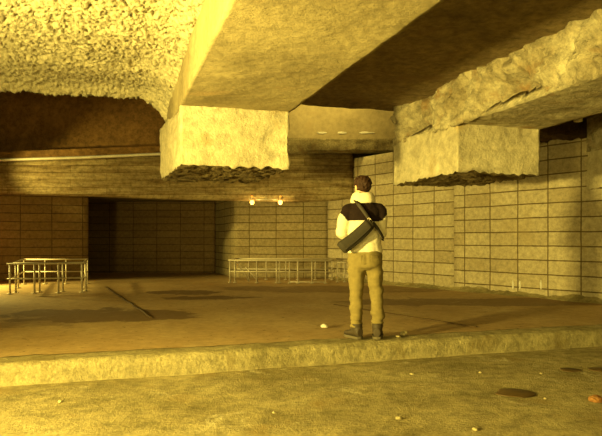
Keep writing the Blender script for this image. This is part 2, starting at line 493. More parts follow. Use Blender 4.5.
# ------------------------------------------------------------------ setting: walls
def wall(name, a, b, z0, z1, mat, thick=.3, du=0.0, dv=0.0, step=.14, amp=.006, back=True):
    """upright wall slab, its visible face from a to b (left to right as the camera sees it)"""
    a, b = Vector((a[0], a[1], 0)), Vector((b[0], b[1], 0)); d = (b-a); L = d.length; d.normalize()
    n = Vector((d.y, -d.x, 0))
    bm = bmesh.new(); uvl = bm.loops.layers.uv.new('UVMap')
    ts, zs = span(0, L, step), span(z0, z1, step)
    rows = grid(bm, a, d, ZDIR, ts, zs)
    for v in bm.verts: v.co += n*amp*fbm(v.co*1.7, 4)
    fr = [f for f in bm.faces]
    ed = [e for e in bm.edges if e.is_boundary]
    g = bmesh.ops.extrude_edge_only(bm, edges=ed)
    nv = [e for e in g['geom'] if isinstance(e, bmesh.types.BMVert)]
    for v in nv: v.co -= n*thick
    be = [e for e in bm.edges if e.is_boundary]
    bmesh.ops.holes_fill(bm, edges=be)
    for f in bm.faces:
        for l in f.loops:
            r = l.vert.co - a
            l[uvl].uv = (r.dot(d) + du - r.dot(n)*.9, l.vert.co.z + dv)
    bmesh.ops.recalc_face_normals(bm, faces=bm.faces)
    return struct(link(name, bm, mat))
def RP(s): return (5.25-.594*s, 10.3+.804*s)          # along the right wall, s from the photo's right border
WZ = EYE+2.12
wall('wall_right', RP(3.214), RP(-7), -.05, WZ, M['blocks'], .4, .02+.32, -.10)
wall('wall_right', RP(7.59), RP(3.214), PLAT-.05, WZ, M['blocks'], .4, .01, .03)
CORN = RP(7.59)
wall('wall_back', (-1.9, 17.0), (CORN[0]+.05, 17.0-.25), PLAT-.05, 2.75, M['blocks_far'], .4, .35, .03)
wall('wall_back', (-2.84, 19.5), (-1.9, 17.0), PLAT-.05, 2.75, M['blocks_far'], .3, .2, .03)
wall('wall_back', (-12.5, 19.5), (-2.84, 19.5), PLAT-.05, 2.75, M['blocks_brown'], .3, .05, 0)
LE = Vector((-5.85, 16.2, 0)); L0 = LE - UDIR*4.5
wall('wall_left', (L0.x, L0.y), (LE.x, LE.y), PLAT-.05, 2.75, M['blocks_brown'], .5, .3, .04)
# wall above the rear beam
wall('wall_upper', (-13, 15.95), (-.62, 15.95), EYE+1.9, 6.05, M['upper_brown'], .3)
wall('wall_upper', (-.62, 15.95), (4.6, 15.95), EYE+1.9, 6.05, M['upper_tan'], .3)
# low soffit behind the rear beam
bm = bmesh.new(); box_bm(bm, (-4.5, 18.0, 2.62), (18, 4.2, .2)); struct(link('ceiling_low', bm, M['soffit'], smooth=False))

# rear beam: board-marked face, slightly haunched; ledge above it
BY = 15.5
def rear_beam():
    root = thing('concrete_beam', 'wide board-marked concrete beam spanning the rear above the block walls', 'beam', (-4, BY, EYE+1.5), 'concrete ceiling beams')
    prof = [(-14, 44, 77), (-301, 44.5, 77.5), (-220, 43, 80), (-141, 40, 83.5), (-60, 38.3, 85), (-11, 37, 85.5), (30, 38.5, 86), (52, 41, 86)]
    pts = []
    for px, lo, hi in prof[1:]: pts.append((px/590*BY, EYE+lo/590*BY, EYE+hi/590*BY))
    pts.insert(0, (-13, EYE+46/590*BY, EYE+74/590*BY))
    bm = bmesh.new(); uvl = bm.loops.layers.uv.new('UVMap')
    xs = span(-13, pts[-1][0], .09); K = 14; R = []
    def at(x):
        for i in range(len(pts)-1):
            if pts[i][0] <= x <= pts[i+1][0]+1e-6:
                t = (x-pts[i][0])/(pts[i+1][0]-pts[i][0]); return [pts[i][k]*(1-t)+pts[i+1][k]*t for k in (1, 2)]
        return pts[-1][1:]
    for x in xs:
        lo, hi = at(x); col = [bm.verts.new((x, BY+.55, lo+.02))]
        for k in range(K+1):
            z = lo+(hi-lo)*k/K
            c = .018*(noise.noise(Vector((x*.4, math.floor(z/.27)*3.7, 5)))) + .008*fbm(Vector((x*4, 0, z*4)), 3)
            ch = .05 if k == 0 else 0
            if k == K: c = -.05; z += .0
            col.append(bm.verts.new((x, BY - c + ch, z)))
        col.append(bm.verts.new((x, BY+.55, hi)))
        R.append(col)
    for i in range(len(R)-1):
        for k in range(len(R[0])-1):
            bm.faces.new([R[i][k], R[i+1][k], R[i+1][k+1], R[i][k+1]])
    bm.faces.new(R[-1]); bm.faces.new(R[0][::-1])
    for f in bm.faces:
        for l in f.loops: l[uvl].uv = (l.vert.co.x + l.vert.co.y, l.vert.co.z)
    bmesh.ops.recalc_face_normals(bm, faces=bm.faces)
    link('beam_body', bm, M['boards'], root)
    # ledge on top, thicker and rougher to the right
    def lw(p0, p):
        x = p0.x; k = min(1, max(0, (x+8.5)/8.0))
        zt = EYE + (.0 + 2.10 + .17*k) if False else None
        return p
    bm = bmesh.new()
    xs = span(-13, 2.55, .06); prof2 = 10; R = []
    for x in xs:
        k = min(1, max(0, (x+7.8)/7.4))
        z0 = at(min(x, pts[-1][0]))[1] + .10*(1-k)*.9
        z1 = EYE + (88.0+11*k)/590*(BY-.1)
        yf = BY-.02 - .32*min(1, max(0, (x+3.0)/2.0))
        col = [bm.verts.new((x, BY+.6, z0))]
        for j in range(9):
            z = z0+(z1-z0)*j/8
            c = .035*fbm(Vector((x*3.2, 2, z*5)), 4)
            col.append(bm.verts.new((x, yf - c*(1 if 0 < j < 8 else .3), z)))
        col.append(bm.verts.new((x, BY+.6, z1)))
        R.append(col)
    for i in range(len(R)-1):
        for k in range(len(R[0])-1):
            bm.faces.new([R[i][k], R[i+1][k], R[i+1][k+1], R[i][k+1]])
    bm.faces.new(R[-1]); bm.faces.new(R[0][::-1])
    bmesh.ops.recalc_face_normals(bm, faces=bm.faces)
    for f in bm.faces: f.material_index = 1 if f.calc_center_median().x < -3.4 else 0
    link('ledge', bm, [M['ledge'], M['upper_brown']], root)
    # pale splayed strip under the ledge on the left
    bm = bmesh.new(); R = []
    for x in span(-13, -3.6, .1):
        hi = at(x)[1]
        c = .02*noise.noise(Vector((x*3, 0, 0)))
        R.append([bm.verts.new(p) for p in ((x, BY+.05, hi-.005), (x, BY-.10+c, hi+.012), (x, BY-.09+c, hi+.05), (x, BY+.05, hi+.10))])
    for i in range(len(R)-1):
        for k in range(3): bm.faces.new([R[i][k], R[i+1][k], R[i+1][k+1], R[i][k+1]])
        bm.faces.new([R[i][3], R[i+1][3], R[i+1][0], R[i][0]])
    bm.faces.new(R[0]); bm.faces.new(R[-1][::-1])
    bmesh.ops.recalc_face_normals(bm, faces=bm.faces)
    link('splayed_edge', bm, M['pale'], root)
    return root
rear_beam()

# rubble bank along the foot of the right wall
bm = bmesh.new(); R = []
ts = span(-1.5, 7.3, .05)
nrm = Vector((-.804, -.594, 0))
for t in ts:
    p = Vector((*RP(t), 0)); k = .55+.45*noise.noise(Vector((t*1.3, 0, 0)))
    row = []
    for j in range(9):
        a = j/8; q = p + nrm*(a*.34*k + .012)
        h = (1-a)**1.5*.13*k + .035*fbm(Vector((q.x*7, q.y*7, 1)), 3)*(1-a*.6)
        row.append(bm.verts.new((q.x, q.y, PLAT-.01+max(0, h) if j < 8 else PLAT-.03)))
    R.append(row)
for i in range(len(R)-1):
    for k in range(8): bm.faces.new([R[i][k], R[i+1][k], R[i+1][k+1], R[i][k+1]])
bmesh.ops.recalc_face_normals(bm, faces=bm.faces)
rb = tag(link('rubble', bm, M['floor']), 'low bank of concrete rubble and grit along the foot of the right block wall', 'rubble')
rb['kind'] = 'stuff'

# ------------------------------------------------------------------ railings
def rail(bm, a, b, r): tube(bm, [a, b], r, 10)
def gp(px, y): Y = 1.1*590/(y-239); return Vector(((px-301)/590*Y, Y, PLAT))
UP = Vector((0, 0, 1))
def bar_part(name, root, segs, r, extra=None):
    bm = bmesh.new()
    for a, b in segs: tube(bm, [a, b], r, 10)
    if extra: extra(bm)
    bmesh.ops.translate(bm, verts=bm.verts, vec=-root.location)
    o = link(name, bm, M['steel']); o.parent = root
    return o
def post(root, p, h, r=.017, twin=None):
    def foot(bm):
        box_bm(bm, p+UP*.004, (.09, .09, .012))
        if twin is not None:
            tube(bm, [p+twin, p+twin+UP*h], r, 10); box_bm(bm, p+twin+UP*.004, (.09, .09, .012))
    return bar_part('post', root, [(p, p+UP*h)], r, foot)
def left_guard():
    F0, F1, B1, B0 = gp(10, 294), gp(82, 292.3), gp(87.5, 283.6), gp(24, 284)
    c = (F0+F1+B0+B1)/4; h = .60
    root = thing('guard_railing', 'low steel guard railing around a pit, by the left edge of the picture', 'railing', (c.x, c.y, PLAT), 'low steel railings on the platform')
    ov = (F1-F0).normalized()*.06
    for a, b in ((F0-ov, F1+ov), (B0, B1), (F0, B0), (F1, B1)):
        bar_part('top_rail', root, [(a+UP*h, b+UP*h)], .019)
        bar_part('middle_rail', root, [(a+UP*h*.5, b+UP*h*.5)], .015)
    tw = VDIR*.32
    for i in range(4): post(root, F0.lerp(F1, i/3), h, .019, tw + UDIR*.06)
    for t in (0, .33, .66, 1): post(root, B0.lerp(B1, t), h, .013)
    for t in (.55,): post(root, F0.lerp(B0, t), h, .017); post(root, F1.lerp(B1, t), h, .017)
    bar_part('top_rail', root, [(F0+tw+UP*h, F1+tw+UP*h)], .020)
left_guard()
def right_guard():
    F0, F1, B0, B1 = gp(229, 282.6), gp(329, 283.4), gp(237, 279.4), gp(335, 279.8)
    c = (F0+F1)/2; h = .565
    root = thing('guard_railing', 'long low steel railing with slanting bars, below the two glowing lamps', 'railing', (c.x, c.y, PLAT), 'low steel railings on the platform')
    for a, b in ((F0, F1), (B0, B1), (F0, B0), (F1, B1)):
        bar_part('top_rail', root, [(a+UP*h, b+UP*h)], .022)
    for a, b in ((F0, F1), (B0, B1)):
        bar_part('middle_rail', root, [(a+UP*h*.5, b+UP*h*.5)], .018)
    def on(px):
        k = (px-301)/590; t = (F0.x-k*F0.y)/(k*(F1.y-F0.y)-(F1.x-F0.x)); return F0.lerp(F1, t)
    for px in (230, 235, 256.7, 276.6, 289.5, 298, 312, 325.5):
        tw = Vector((.07, .05, 0)) if px in (276.6,) else None
        post(root, on(px), h, .021 if px in (230, 235, 276.6) else .017, tw)
    for t in (.12, .3, .5, .62, .8, .97): post(root, B0.lerp(B1, t), h, .016)
    q = Vector((0, .25, 0))
    for a, b, za, zb in ((236, 249, .56, .03), (245, 258, .40, .03)):
        bar_part('slanting_bar', root, [(on(a)+q*.3+UP*za, on(b)+q*.3+UP*zb)], .017)
    bar_part('bottom_rail', root, [(on(290)+UP*.03, on(326)+UP*.03)], .016)
right_guard()
def small_guard():
    A, B = gp(337.5, 282), gp(352, 282); h = .50
    c = (A+B)/2
    root = thing('guard_railing', 'short piece of low steel railing half hidden behind the standing person', 'railing', (c.x, c.y, PLAT), 'low steel railings on the platform')
    bar_part('top_rail', root, [(A+UP*h, B+UP*h)], .018)
    bar_part('middle_rail', root, [(A+UP*h*.45, B+UP*h*.45)], .016)
    for t in (0, .5, 1): post(root, A.lerp(B, t), h, .016)
small_guard()

# ------------------------------------------------------------------ twin lamp under the rear beam
LY = BY-.16
def pz(px, y, Y): return Vector(((px-301)/590*Y, Y, EYE+(239-y)/590*Y))
lamp = thing('twin_lamp', 'pair of small glowing orange lamps on a bar under the rear beam', 'lamp', pz(266, 200, LY))
def part_at(name, bm, mat, root):
    bmesh.ops.translate(bm, verts=bm.verts, vec=-root.location)
    o = link(name, bm, mat); o.parent = root; return o
bm = bmesh.new(); tube(bm, [pz(249, 199.4, LY+.04), pz(283, 199.4, LY+.04)], .018); 
tube(bm, [pz(266, 199.4, LY+.04), pz(266, 196, LY+.16)], .012)
part_at('bar', bm, M['steel'], lamp)
for px in (252, 280.3):
    bm = bmesh.new(); tube(bm, [pz(px, 196.5, LY), pz(px, 200.4, LY)], [.022, .032], 14); part_at('lamp_holder', bm, M['steel'], lamp)
    bm = bmesh.new(); c = pz(px, 202.3, LY); ellipsoid(bm, c, (.055, .055, .06)); part_at('bulb', bm, M['bulb'], lamp)
    bm = bmesh.new(); c = pz(px, 196.6, LY-.02); ellipsoid(bm, c, (.024, .024, .024), sub=2); part_at('bulb_reflection', bm, M['reflection'], lamp)  # glowing bead painted in as the bulb's reflection

# small pale box on the dark ceiling bay at the right
bm = bmesh.new(); c = Vector((4.73, 10.07, SLB-.09)); box_bm(bm, c, (.11, .10, .12), Matrix.Rotation(TH, 3, 'Z'), .01)
box_bm(bm, c-Vector((0, .055, 0)), (.08, .012, .09), Matrix.Rotation(TH, 3, 'Z'), .004)
tag(link('junction_box', bm, M['pale']), 'tiny pale junction box on the dark ceiling near the right edge', 'box')

# pale strokes near the foot of the right wall, pale smears on the upper wall
def patch(name, c, d, n, w, h, parent, mat, seed=0):
    bm = bmesh.new(); k = 18; A = []; B = []
    for i in range(k):
        t = 2*math.pi*i/k; r = 1+.35*noise.noise(Vector((math.cos(t)*1.5, math.sin(t)*1.5, seed)))
        p = c + d*w*r*math.cos(t) + ZDIR*h*r*math.sin(t)
        A.append(bm.verts.new(p - n*.02)); B.append(bm.verts.new(p + n*.012))
    for i in range(k): bm.faces.new([A[i], A[(i+1) % k], B[(i+1) % k], B[i]])
    bm.faces.new(B); bm.faces.new(A[::-1]); bmesh.ops.recalc_face_normals(bm, faces=bm.faces)
    return link(name, bm, mat, parent)
WR = [o for o in bpy.data.objects if o.name.startswith('wall_right')]
WU = [o for o in bpy.data.objects if o.name.startswith('wall_upper')]
wd = Vector((-.594, .804, 0)).normalized(); wn = Vector((-.804, -.594, 0)).normalized()
for i, px in enumerate((513, 520, 541)):
    k = (px-301)/590; t = (5.25-k*10.3)/(.594+k*.804); p = RP(t)
    patch('paint_stroke', Vector((p[0], p[1], EYE-(285-239)/590*p[1])), wd, wn, .018, .085, WR[0], M['pale'], i)
for i, (px, w) in enumerate(((322, .13), (342, .14), (366, .20))):
    patch('plaster_patch', Vector(((px-301)/590*15.95, 15.95, EYE+(239-133)/590*15.95)), Vector((1, 0, 0)), Vector((0, -1, 0)), w, .035, WU[1], M['pale'], i+7)
# ------------------------------------------------------------------ debris and puddles
def rock(name, c, r, mat, label, cat, group=None, seed=0, sub=3):
    bm = bmesh.new(); ellipsoid(bm, (0, 0, 0), r, Matrix.Rotation(seed, 3, 'Z'), sub)
    for v in bm.verts:
        n = fbm(v.co*(2.2/max(r)) * .6 + Vector((seed, seed, 0)), 3)
        v.co *= 1+.35*n
    lo = min(v.co.z for v in bm.verts)
    for v in bm.verts: v.co.z = max(v.co.z, lo*.55)
    lo = min(v.co.z for v in bm.verts)
    for v in bm.verts: v.co.z -= lo
    o = link(name, bm, mat, smooth=False); o.location = c
    return tag(o, label, cat, group)
def gl(px, y): Y = EYE*590/(y-239); return Vector(((px-301)/590*Y, Y, .0))
rock('paper_ball', gp(324.5, 327.5), (.055, .04, .028), M['paper'], 'white crumpled paper on the platform left of the person', 'paper', None, 2.0)
rock('stone', gp(404, 336)+Vector((0, 0, .012)), (.05, .035, .03), M['stone'], 'pale stone on the kerb just right of the shoes', 'stone', 'loose stones', 1.1)
rock('stone', gp(398, 338)+Vector((0, 0, .010)), (.025, .02, .012), M['stone'], 'tiny stone beside the pale stone right of the shoes', 'stone', 'loose stones', 3.1, 2)
for i, (px, y, r, lab) in enumerate([
    (412, 374.5, .022, 'small stone on the lower floor straight below the right shoe'),
    (480, 373, .018, 'small stone between the kerb and the large dark puddle'),
    (541, 374, .016, 'small stone left of the small far puddle on the lower floor'),
    (475, 430, .024, 'pale chip on the lower floor at the bottom edge, right of centre'),
    (399, 419, .026, 'flat pale chip on the lower floor below and left of the large puddle'),
    (274, 413, .014, 'pale pebble on the bare floor left of centre near the bottom'),
    (545, 399, .016, 'pebble on the lower floor just right of the large puddle'),
    (60, 402, .018, 'pebble on the lower floor near the bottom left corner'),
    (121, 378, .020, 'stone at the foot of the kerb on the left')]):
    rock('stone', gl(px, y), (r*1.0, r*.8, r*.55), M['stone'], lab, 'stone', 'loose stones', i*1.7, 2)
rock('brick_fragment', gl(596, 401.5), (.07, .045, .03), M['brickred'], 'orange broken brick piece on the lower floor at the right edge', 'brick', None, .4)
def puddle(c, rx, ry, label, seed):
    bm = bmesh.new(); n = 40
    def ring(k, z): return [bm.verts.new((rx*k*math.cos(2*math.pi*i/n)*(1+.28*noise.noise(Vector((math.cos(2*math.pi*i/n)*1.3, math.sin(2*math.pi*i/n)*1.3, seed)))),
                                 ry*k*math.sin(2*math.pi*i/n)*(1+.28*noise.noise(Vector((math.cos(2*math.pi*i/n)*1.7, math.sin(2*math.pi*i/n)*1.7, seed+4)))), z)) for i in range(n)]
    A, B = ring(1, .004), ring(.9, .010)
    for i in range(n): bm.faces.new([A[i], A[(i+1) % n], B[(i+1) % n], B[i]])
    bm.faces.new(B); bm.faces.new(A[::-1])
    o = link('puddle', bm, M['puddle']); o.location = c
    tag(o, label, 'puddle', 'dark damp puddles on the lower floor')
puddle(gl(516, 393.5), .17, .14, 'largest dark oily puddle on the lower floor at right', 1)
puddle(gl(570, 370.5), .10, .09, 'small dark puddle on the lower floor near the kerb', 5)
puddle(gl(600, 370), .12, .09, 'small dark puddle on the lower floor cut by the right edge', 9)

# ------------------------------------------------------------------ the person
PX, PYY = (365-301)/590*6.47, 6.47
person = thing('person', 'person in cream and dark fleece and khaki trousers standing on the kerb, seen from behind', 'person', (PX, PYY, PLAT+.014))
def pp(name, bm, mats, parent=None, smooth=True):
    o = link(name, bm, mats, None, smooth); o.parent = parent or person; return o
HX = -.033
yaw = Matrix.Rotation(math.radians(22), 3, 'Z')
def hd(x, y, z): q = yaw @ Vector((x, y, 0)); return Vector((HX+q.x, .01+q.y, z))
# arm joints: shoulder, elbow, wrist
AL = [Vector((-.175, 0, 1.405)), Vector((-.262, -.01, 1.15)), Vector((-.085, .205, 1.10))]
AR = [Vector((.155, 0, 1.405)), Vector((.172, 0, 1.14)), Vector((.045, .225, 1.08))]
bm = bmesh.new()
# skull, jaw, neck
ellipsoid(bm, hd(0, -.008, 1.682), (.074, .094, .092), yaw)
loft(bm, [(hd(0, .02, 1.55), yaw @ Vector((.030, 0, 0)), yaw @ Vector((0, .038, 0))),
          (hd(0, .022, 1.575), yaw @ Vector((.050, 0, 0)), yaw @ Vector((0, .062, 0))),
          (hd(0, .014, 1.62), yaw @ Vector((.064, 0, 0)), yaw @ Vector((0, .080, 0))),
          (hd(0, .006, 1.67), yaw @ Vector((.070, 0, 0)), yaw @ Vector((0, .088, 0)))])
loft(bm, [(hd(0, .088, 1.625), (.016, 0, 0), (0, .012, 0)), (hd(0, .10, 1.632), (.017, 0, 0), (0, .014, 0)), (hd(0, .086, 1.685), (.007, 0, 0), (0, .010, 0))], 12)   # nose
ellipsoid(bm, hd(0, .082, 1.595), (.024, .012, .006), yaw, 2); ellipsoid(bm, hd(0, .080, 1.584), (.020, .013, .007), yaw, 2)   # lips
ellipsoid(bm, hd(0, .085, 1.700), (.050, .012, .008), yaw, 2)                                                         # brow
for s in (-1, 1):
    ellipsoid(bm, hd(s*.076, -.008, 1.652), (.010, .020, .032), yaw, 2)                                                # ears
    ellipsoid(bm, hd(s*.031, .078, 1.678), (.014, .012, .010), yaw, 2)                                                 # lids
loft(bm, [((0, -.01, 1.42), (.075, 0, 0), (0, .07, 0)), ((-.015, -.01, 1.50), (.058, 0, 0), (0, .060, 0)), ((HX, 0, 1.60), (.054, 0, 0), (0, .058, 0)), ((HX, .0, 1.65), (.05, 0, 0), (0, .06, 0))])
zloft(bm, [(0, 0, .80, .15, .10), (0, 0, .90, .165, .115), (-.005, 0, 1.05, .145, .10), (-.01, 0, 1.25, .165, .11), (-.01, 0, 1.36, .165, .11), (-.01, 0, 1.45, .11, .08)])
limb(bm, AL, [.052, .042, .028]); limb(bm, AR, [.052, .042, .028])
limb(bm, [(-.085, 0, .85), (-.098, .01, .49), (-.10, 0, .09)], [.085, .058, .042])
limb(bm, [(.085, 0, .85), (.125, .015, .49), (.132, 0, .09)], [.085, .058, .042])
for sx, dx, dy in ((-.10, -.4, .75), (.132, .12, .85)):
    limb(bm, [(sx, -.02, .055), (sx+dx*.13, dy*.13, .04)], [.030, .018])
def hand(w, elbow, inward):
    """palm, four bent fingers of different lengths and a side thumb, half closed"""
    d = (w-elbow).normalized(); side = Vector((inward*.30, .2, .93)); side = (side - d*side.dot(d)).normalized()   # thumb side up
    nrm = d.cross(side)*(1 if inward > 0 else -1)                                         # towards the belly
    if nrm.y > 0: nrm = -nrm
    loft(bm, [(w, side*.022, nrm*.018), (w+d*.035, side*.036, nrm*.016), (w+d*.085, side*.040, nrm*.014), (w+d*.095, side*.036, nrm*.010)], 16)
    for i, L in enumerate((.070, .080, .075, .058)):
        r0 = w + d*.085 + side*(.030-.020*i)
        k1 = r0 + d*L*.45 + nrm*L*.12; k2 = k1 + d*L*.18 + nrm*L*.32; k3 = k2 - d*L*.06 + nrm*L*.25
        limb(bm, [r0-d*.03, k1, k2, k3], [.0095, .0092, .0085, .0072], 10, 3)
    t0 = w + d*.025 + side*.025; t1 = t0 + side*.032 + d*.025 + nrm*.010; t2 = t1 + d*.030 + side*.008 + nrm*.014
    limb(bm, [t0, t1, t2], [.013, .0105, .009], 10, 3)
hand(AL[2], AL[1], 1); hand(AR[2], AR[1], -1)
pp('body', remesh(bm, .0062, 3, .4), M['skin'])
for s in (-1, 1):
    bm = bmesh.new(); ellipsoid(bm, hd(s*.031, .084, 1.679), (.011, .009, .008), yaw, 2); pp('eye', bm, M['paper'])
# hair
bm = bmesh.new()
ellipsoid(bm, hd(0, -.022, 1.700), (.089, .100, .080), yaw, 4)
ellipsoid(bm, hd(0, -.045, 1.655), (.077, .066, .058), yaw, 4)
bm = remesh(bm, .006, 2)
for v in bm.verts:
    n = v.normal.copy(); q = v.co*42
    v.co += n*(.010*noise.noise(q) + .006*noise.noise(q*2.2) + .004)
for v in bm.verts:                                    # hairline clears the face
    l = yaw.inverted() @ Vector((v.co.x-HX, v.co.y-.01, 0))
    if l.y > .055 and v.co.z < 1.725: v.co -= (yaw @ Vector((0, l.y-.055, 0)))
pp('hair', bm, M['hair'])
# fleece jacket
bm = bmesh.new()
zloft(bm, [(0, 0, .935, .184, .132), (0, 0, .955, .190, .138), (-.003, 0, 1.02, .188, .138), (-.006, 0, 1.10, .182, .132), (-.008, 0, 1.22, .186, .135), (-.010, -.005, 1.32, .192, .138),
           (-.010, -.008, 1.40, .190, .130), (-.011, -.008, 1.45, .158, .110), (-.015, -.005, 1.49, .115, .092), (-.02, 0, 1.53, .09, .085)])
for A, s in ((AL, -1), (AR, 1)):
    limb(bm, [(s*.10-.01, -.005, 1.435), A[0], A[0].lerp(A[1], .5)+Vector((s*.012, -.01, 0)), A[1], A[1].lerp(A[2], .5), A[2]], [.062, .080, .074, .066, .058, .046])
bm = remesh(bm, .010, 6)
for v in bm.verts:
    q = v.co
    fold = .010*noise.noise(Vector((q.x*5, q.y*5, q.z*11))) + .006*noise.noise(q*19)
    if q.z < 1.02: fold += .010*math.sin(q.x*34+1)*max(0, (1.02-q.z)/.09)*.5
    v.co += v.normal*fold
bm.faces.ensure_lookup_table()
for f in bm.faces:
    c = f.calc_center_median(); w = .012*noise.noise(c*9)
    ax = abs(c.x+.01)
    f.material_index = 1 if (c.z+w > 1.285 + max(0, ax-.185)*1.1) else 0
pp('jacket', bm, [M['cream'], M['black_fleece']])
# turned-down collar
bm = bmesh.new(); seg = 40; R = []
cx, cy = -.022, .0
prof = [(.104, 1.470), (.124, 1.472), (.138, 1.487), (.140, 1.515), (.131, 1.552), (.117, 1.585), (.103, 1.594), (.091, 1.580), (.086, 1.53), (.092, 1.475)]
for k in range(seg):
    a = 2*math.pi*k/seg; rr = 1+.05*noise.noise(Vector((math.cos(a)*2, math.sin(a)*2, 3))); dz = .014*noise.noise(Vector((math.cos(a)*2.4, math.sin(a)*2.4, 9))) - .02*max(0, math.sin(a))
    R.append([bm.verts.new((cx+math.cos(a)*r*rr, cy+math.sin(a)*r*rr*.86, z+dz)) for r, z in prof])
for k in range(seg):
    A, B = R[k], R[(k+1) % seg]
    for j in range(len(prof)):
        bm.faces.new([A[j], B[j], B[(j+1) % len(prof)], A[(j+1) % len(prof)]])
bmesh.ops.recalc_face_normals(bm, faces=bm.faces)
o = pp('collar', bm, M['cream']); o.modifiers.new('s', 'SUBSURF').render_levels = 1
# trousers
bm = bmesh.new()
zloft(bm, [(0, 0, .985, .170, .120), (0, 0, .95, .180, .128), (0, -.006, .88, .190, .140), (.0, -.010, .82, .190, .142), (0, -.006, .775, .170, .125), (0, 0, .745, .10, .09)])
limb(bm, [(-.088, -.004, .84), (-.092, -.004, .68), (-.098, .012, .49), (-.098, -.004, .28), (-.094, -.004, .105)], [.106, .092, .075, .072, .060])
limb(bm, [(.094, -.004, .84), (.108, 0, .68), (.126, .018, .49), (.138, -.004, .28), (.138, -.004, .135)], [.104, .090, .075, .072, .062])
bm = remesh(bm, .010, 5)
for v in bm.verts:
    q = v.co
    k = 1.0 if q.z < .30 else (.7 if q.z < .62 else .55)
    f = .024*noise.noise(Vector((q.x*7, q.y*6, q.z*17)))*k + .008*noise.noise(Vector((q.x*10+4, q.y*10, q.z*9)))
    if .80 < q.z < .93: f += -.010*max(0, 1-abs(q.x)/.03)*(1 if q.y < 0 else 0)          # seat seam
    if q.z < .20: f += .007*math.sin(q.z*130+q.x*20)
    v.co += v.normal*f
tr = pp('trousers', bm, M['khaki'])
for s in (-1, 1):
    bm = bmesh.new(); box_bm(bm, (s*.088, -.124, .865), (.085, .008, .09), Matrix.Rotation(s*.42, 3, 'Z'), .003)
    pp('back_pocket', bm, M['khaki'], tr)
# shoes
def shoe(sx, ang):
    Rm = Matrix.Rotation(ang, 3, 'Z') @ Matrix.Diagonal((1.18, 1.08, 1)); o = Vector((sx, -.01, 0))
    def P(x, y, z): return o + Rm @ Vector((x, y, z))
    bm = bmesh.new()
    rows = [(-.075, .030, .055, .10), (-.06, .040, .060, .11), (-.02, .043, .062, .105), (.04, .044, .048, .085), (.10, .049, .040, .064), (.15, .046, .034, .052), (.185, .030, .026, .040)]
    loft(bm, [(P(0, y, .02+h/2), Rm @ Vector((w, 0, 0)), Vector((0, 0, h/2))) for y, w, _, h in rows], 20)
    loft(bm, [(P(0, -.012, .07), Rm @ Vector((.046, 0, 0)), Rm @ Vector((0, .055, 0))), (P(0, -.014, .165), Rm @ Vector((.052, 0, 0)), Rm @ Vector((0, .056, 0)))], 20)
    s = pp('shoe', remesh(bm, .006, 3), M['shoe'])
    bm = bmesh.new()
    out = [(-.082, 0), (-.074, .030), (-.05, .042), (0, .043), (.05, .046), (.10, .052), (.15, .048), (.185, .030), (.195, 0)]
    loop = [(w, y) for y, w in out] + [(-w, y) for y, w in out[-2:0:-1]]
    A = [bm.verts.new(P(x, y, .0)) for x, y in loop]; B = [bm.verts.new(P(x*1.02, y, .028)) for x, y in loop]
    n = len(loop)
    for i in range(n): bm.faces.new([A[i], A[(i+1) % n], B[(i+1) % n], B[i]])
    bm.faces.new(A[::-1]); bm.faces.new(B); bmesh.ops.recalc_face_normals(bm, faces=bm.faces)
    pp('sole', bm, M['sole'], s, False)
    bm = bmesh.new()
    for y, z in ((.055, .098), (.075, .089), (.095, .081)): tube(bm, [P(-.022, y, z), P(0, y+.004, z+.006), P(.022, y, z)], .004, 6)
    pp('laces', bm, M['sole'], s)
shoe(-.098, math.radians(28)); shoe(.134, math.radians(-10))

# shoulder bag, hung on the person's back: a thing of its own
a, b = Vector((-.282, -.195, .978)), Vector((.052, -.205, 1.268))
ax = (b-a); L = ax.length; ax.normalize()
nb = Vector((0, -1, 0)); nb = (nb - ax*nb.dot(ax)).normalized(); up = nb.cross(ax).normalized()
if up.z < 0: up = -up
bag = thing('shoulder_bag', 'dark grey sausage-shaped shoulder bag slung slantwise across the back of the person', 'bag', (PX, PYY, PLAT+1.014))
def bp(name, bm, mat, parent=None):
    bmesh.ops.translate(bm, verts=bm.verts, vec=(0, 0, -1.0)); o = link(name, bm, mat); o.parent = parent or bag; return o
def sq(c, hw, ht, seg=32, e=.55):
    pts = []
    for k in range(seg):
        t = 2*math.pi*k/seg; cs, sn = math.cos(t), math.sin(t)
        pts.append(c + up*hw*math.copysign(abs(cs)**e, cs) + nb*ht*math.copysign(abs(sn)**e, sn))
    return pts
bm = bmesh.new(); R = []
for t, k in ((0, .72), (.015, .9), (.05, 1.0), (.25, 1.03), (.5, 1.0), (.75, .95), (.93, .85), (.98, .72), (1, .5)):
    c = a + ax*L*t - up*.012*math.sin(math.pi*t)
    R.append([bm.verts.new(p + nb*.004*noise.noise(p*20)) for p in sq(c, .070*k, .048*k)])
for i in range(len(R)-1):
    for k in range(32): bm.faces.new([R[i][k], R[i][(k+1) % 32], R[i+1][(k+1) % 32], R[i+1][k]])
bm.faces.new(R[0][::-1]); bm.faces.new(R[-1]); bmesh.ops.recalc_face_normals(bm, faces=bm.faces)
bp('bag_body', bm, M['bag'])
bm = bmesh.new()                                                          # flap over the outer side
R = []
for i in range(17):
    t = .06+.86*i/16; c = a + ax*L*t - up*.012*math.sin(math.pi*t); k = 1.03-.12*t
    R.append([bm.verts.new(c + up*.070*k*math.cos(w)*1.06 + nb*(.052*k*(abs(math.sin(w))**.55)+.004)) for w in [math.radians(d) for d in range(8, 131, 12)]])
for i in range(16):
    for j in range(len(R[0])-1): bm.faces.new([R[i][j], R[i+1][j], R[i+1][j+1], R[i][j+1]])
bmesh.ops.recalc_face_normals(bm, faces=bm.faces)
f = bp('flap', bm, M['bag']); f.modifiers.new('t', 'SOLIDIFY').thickness = .005
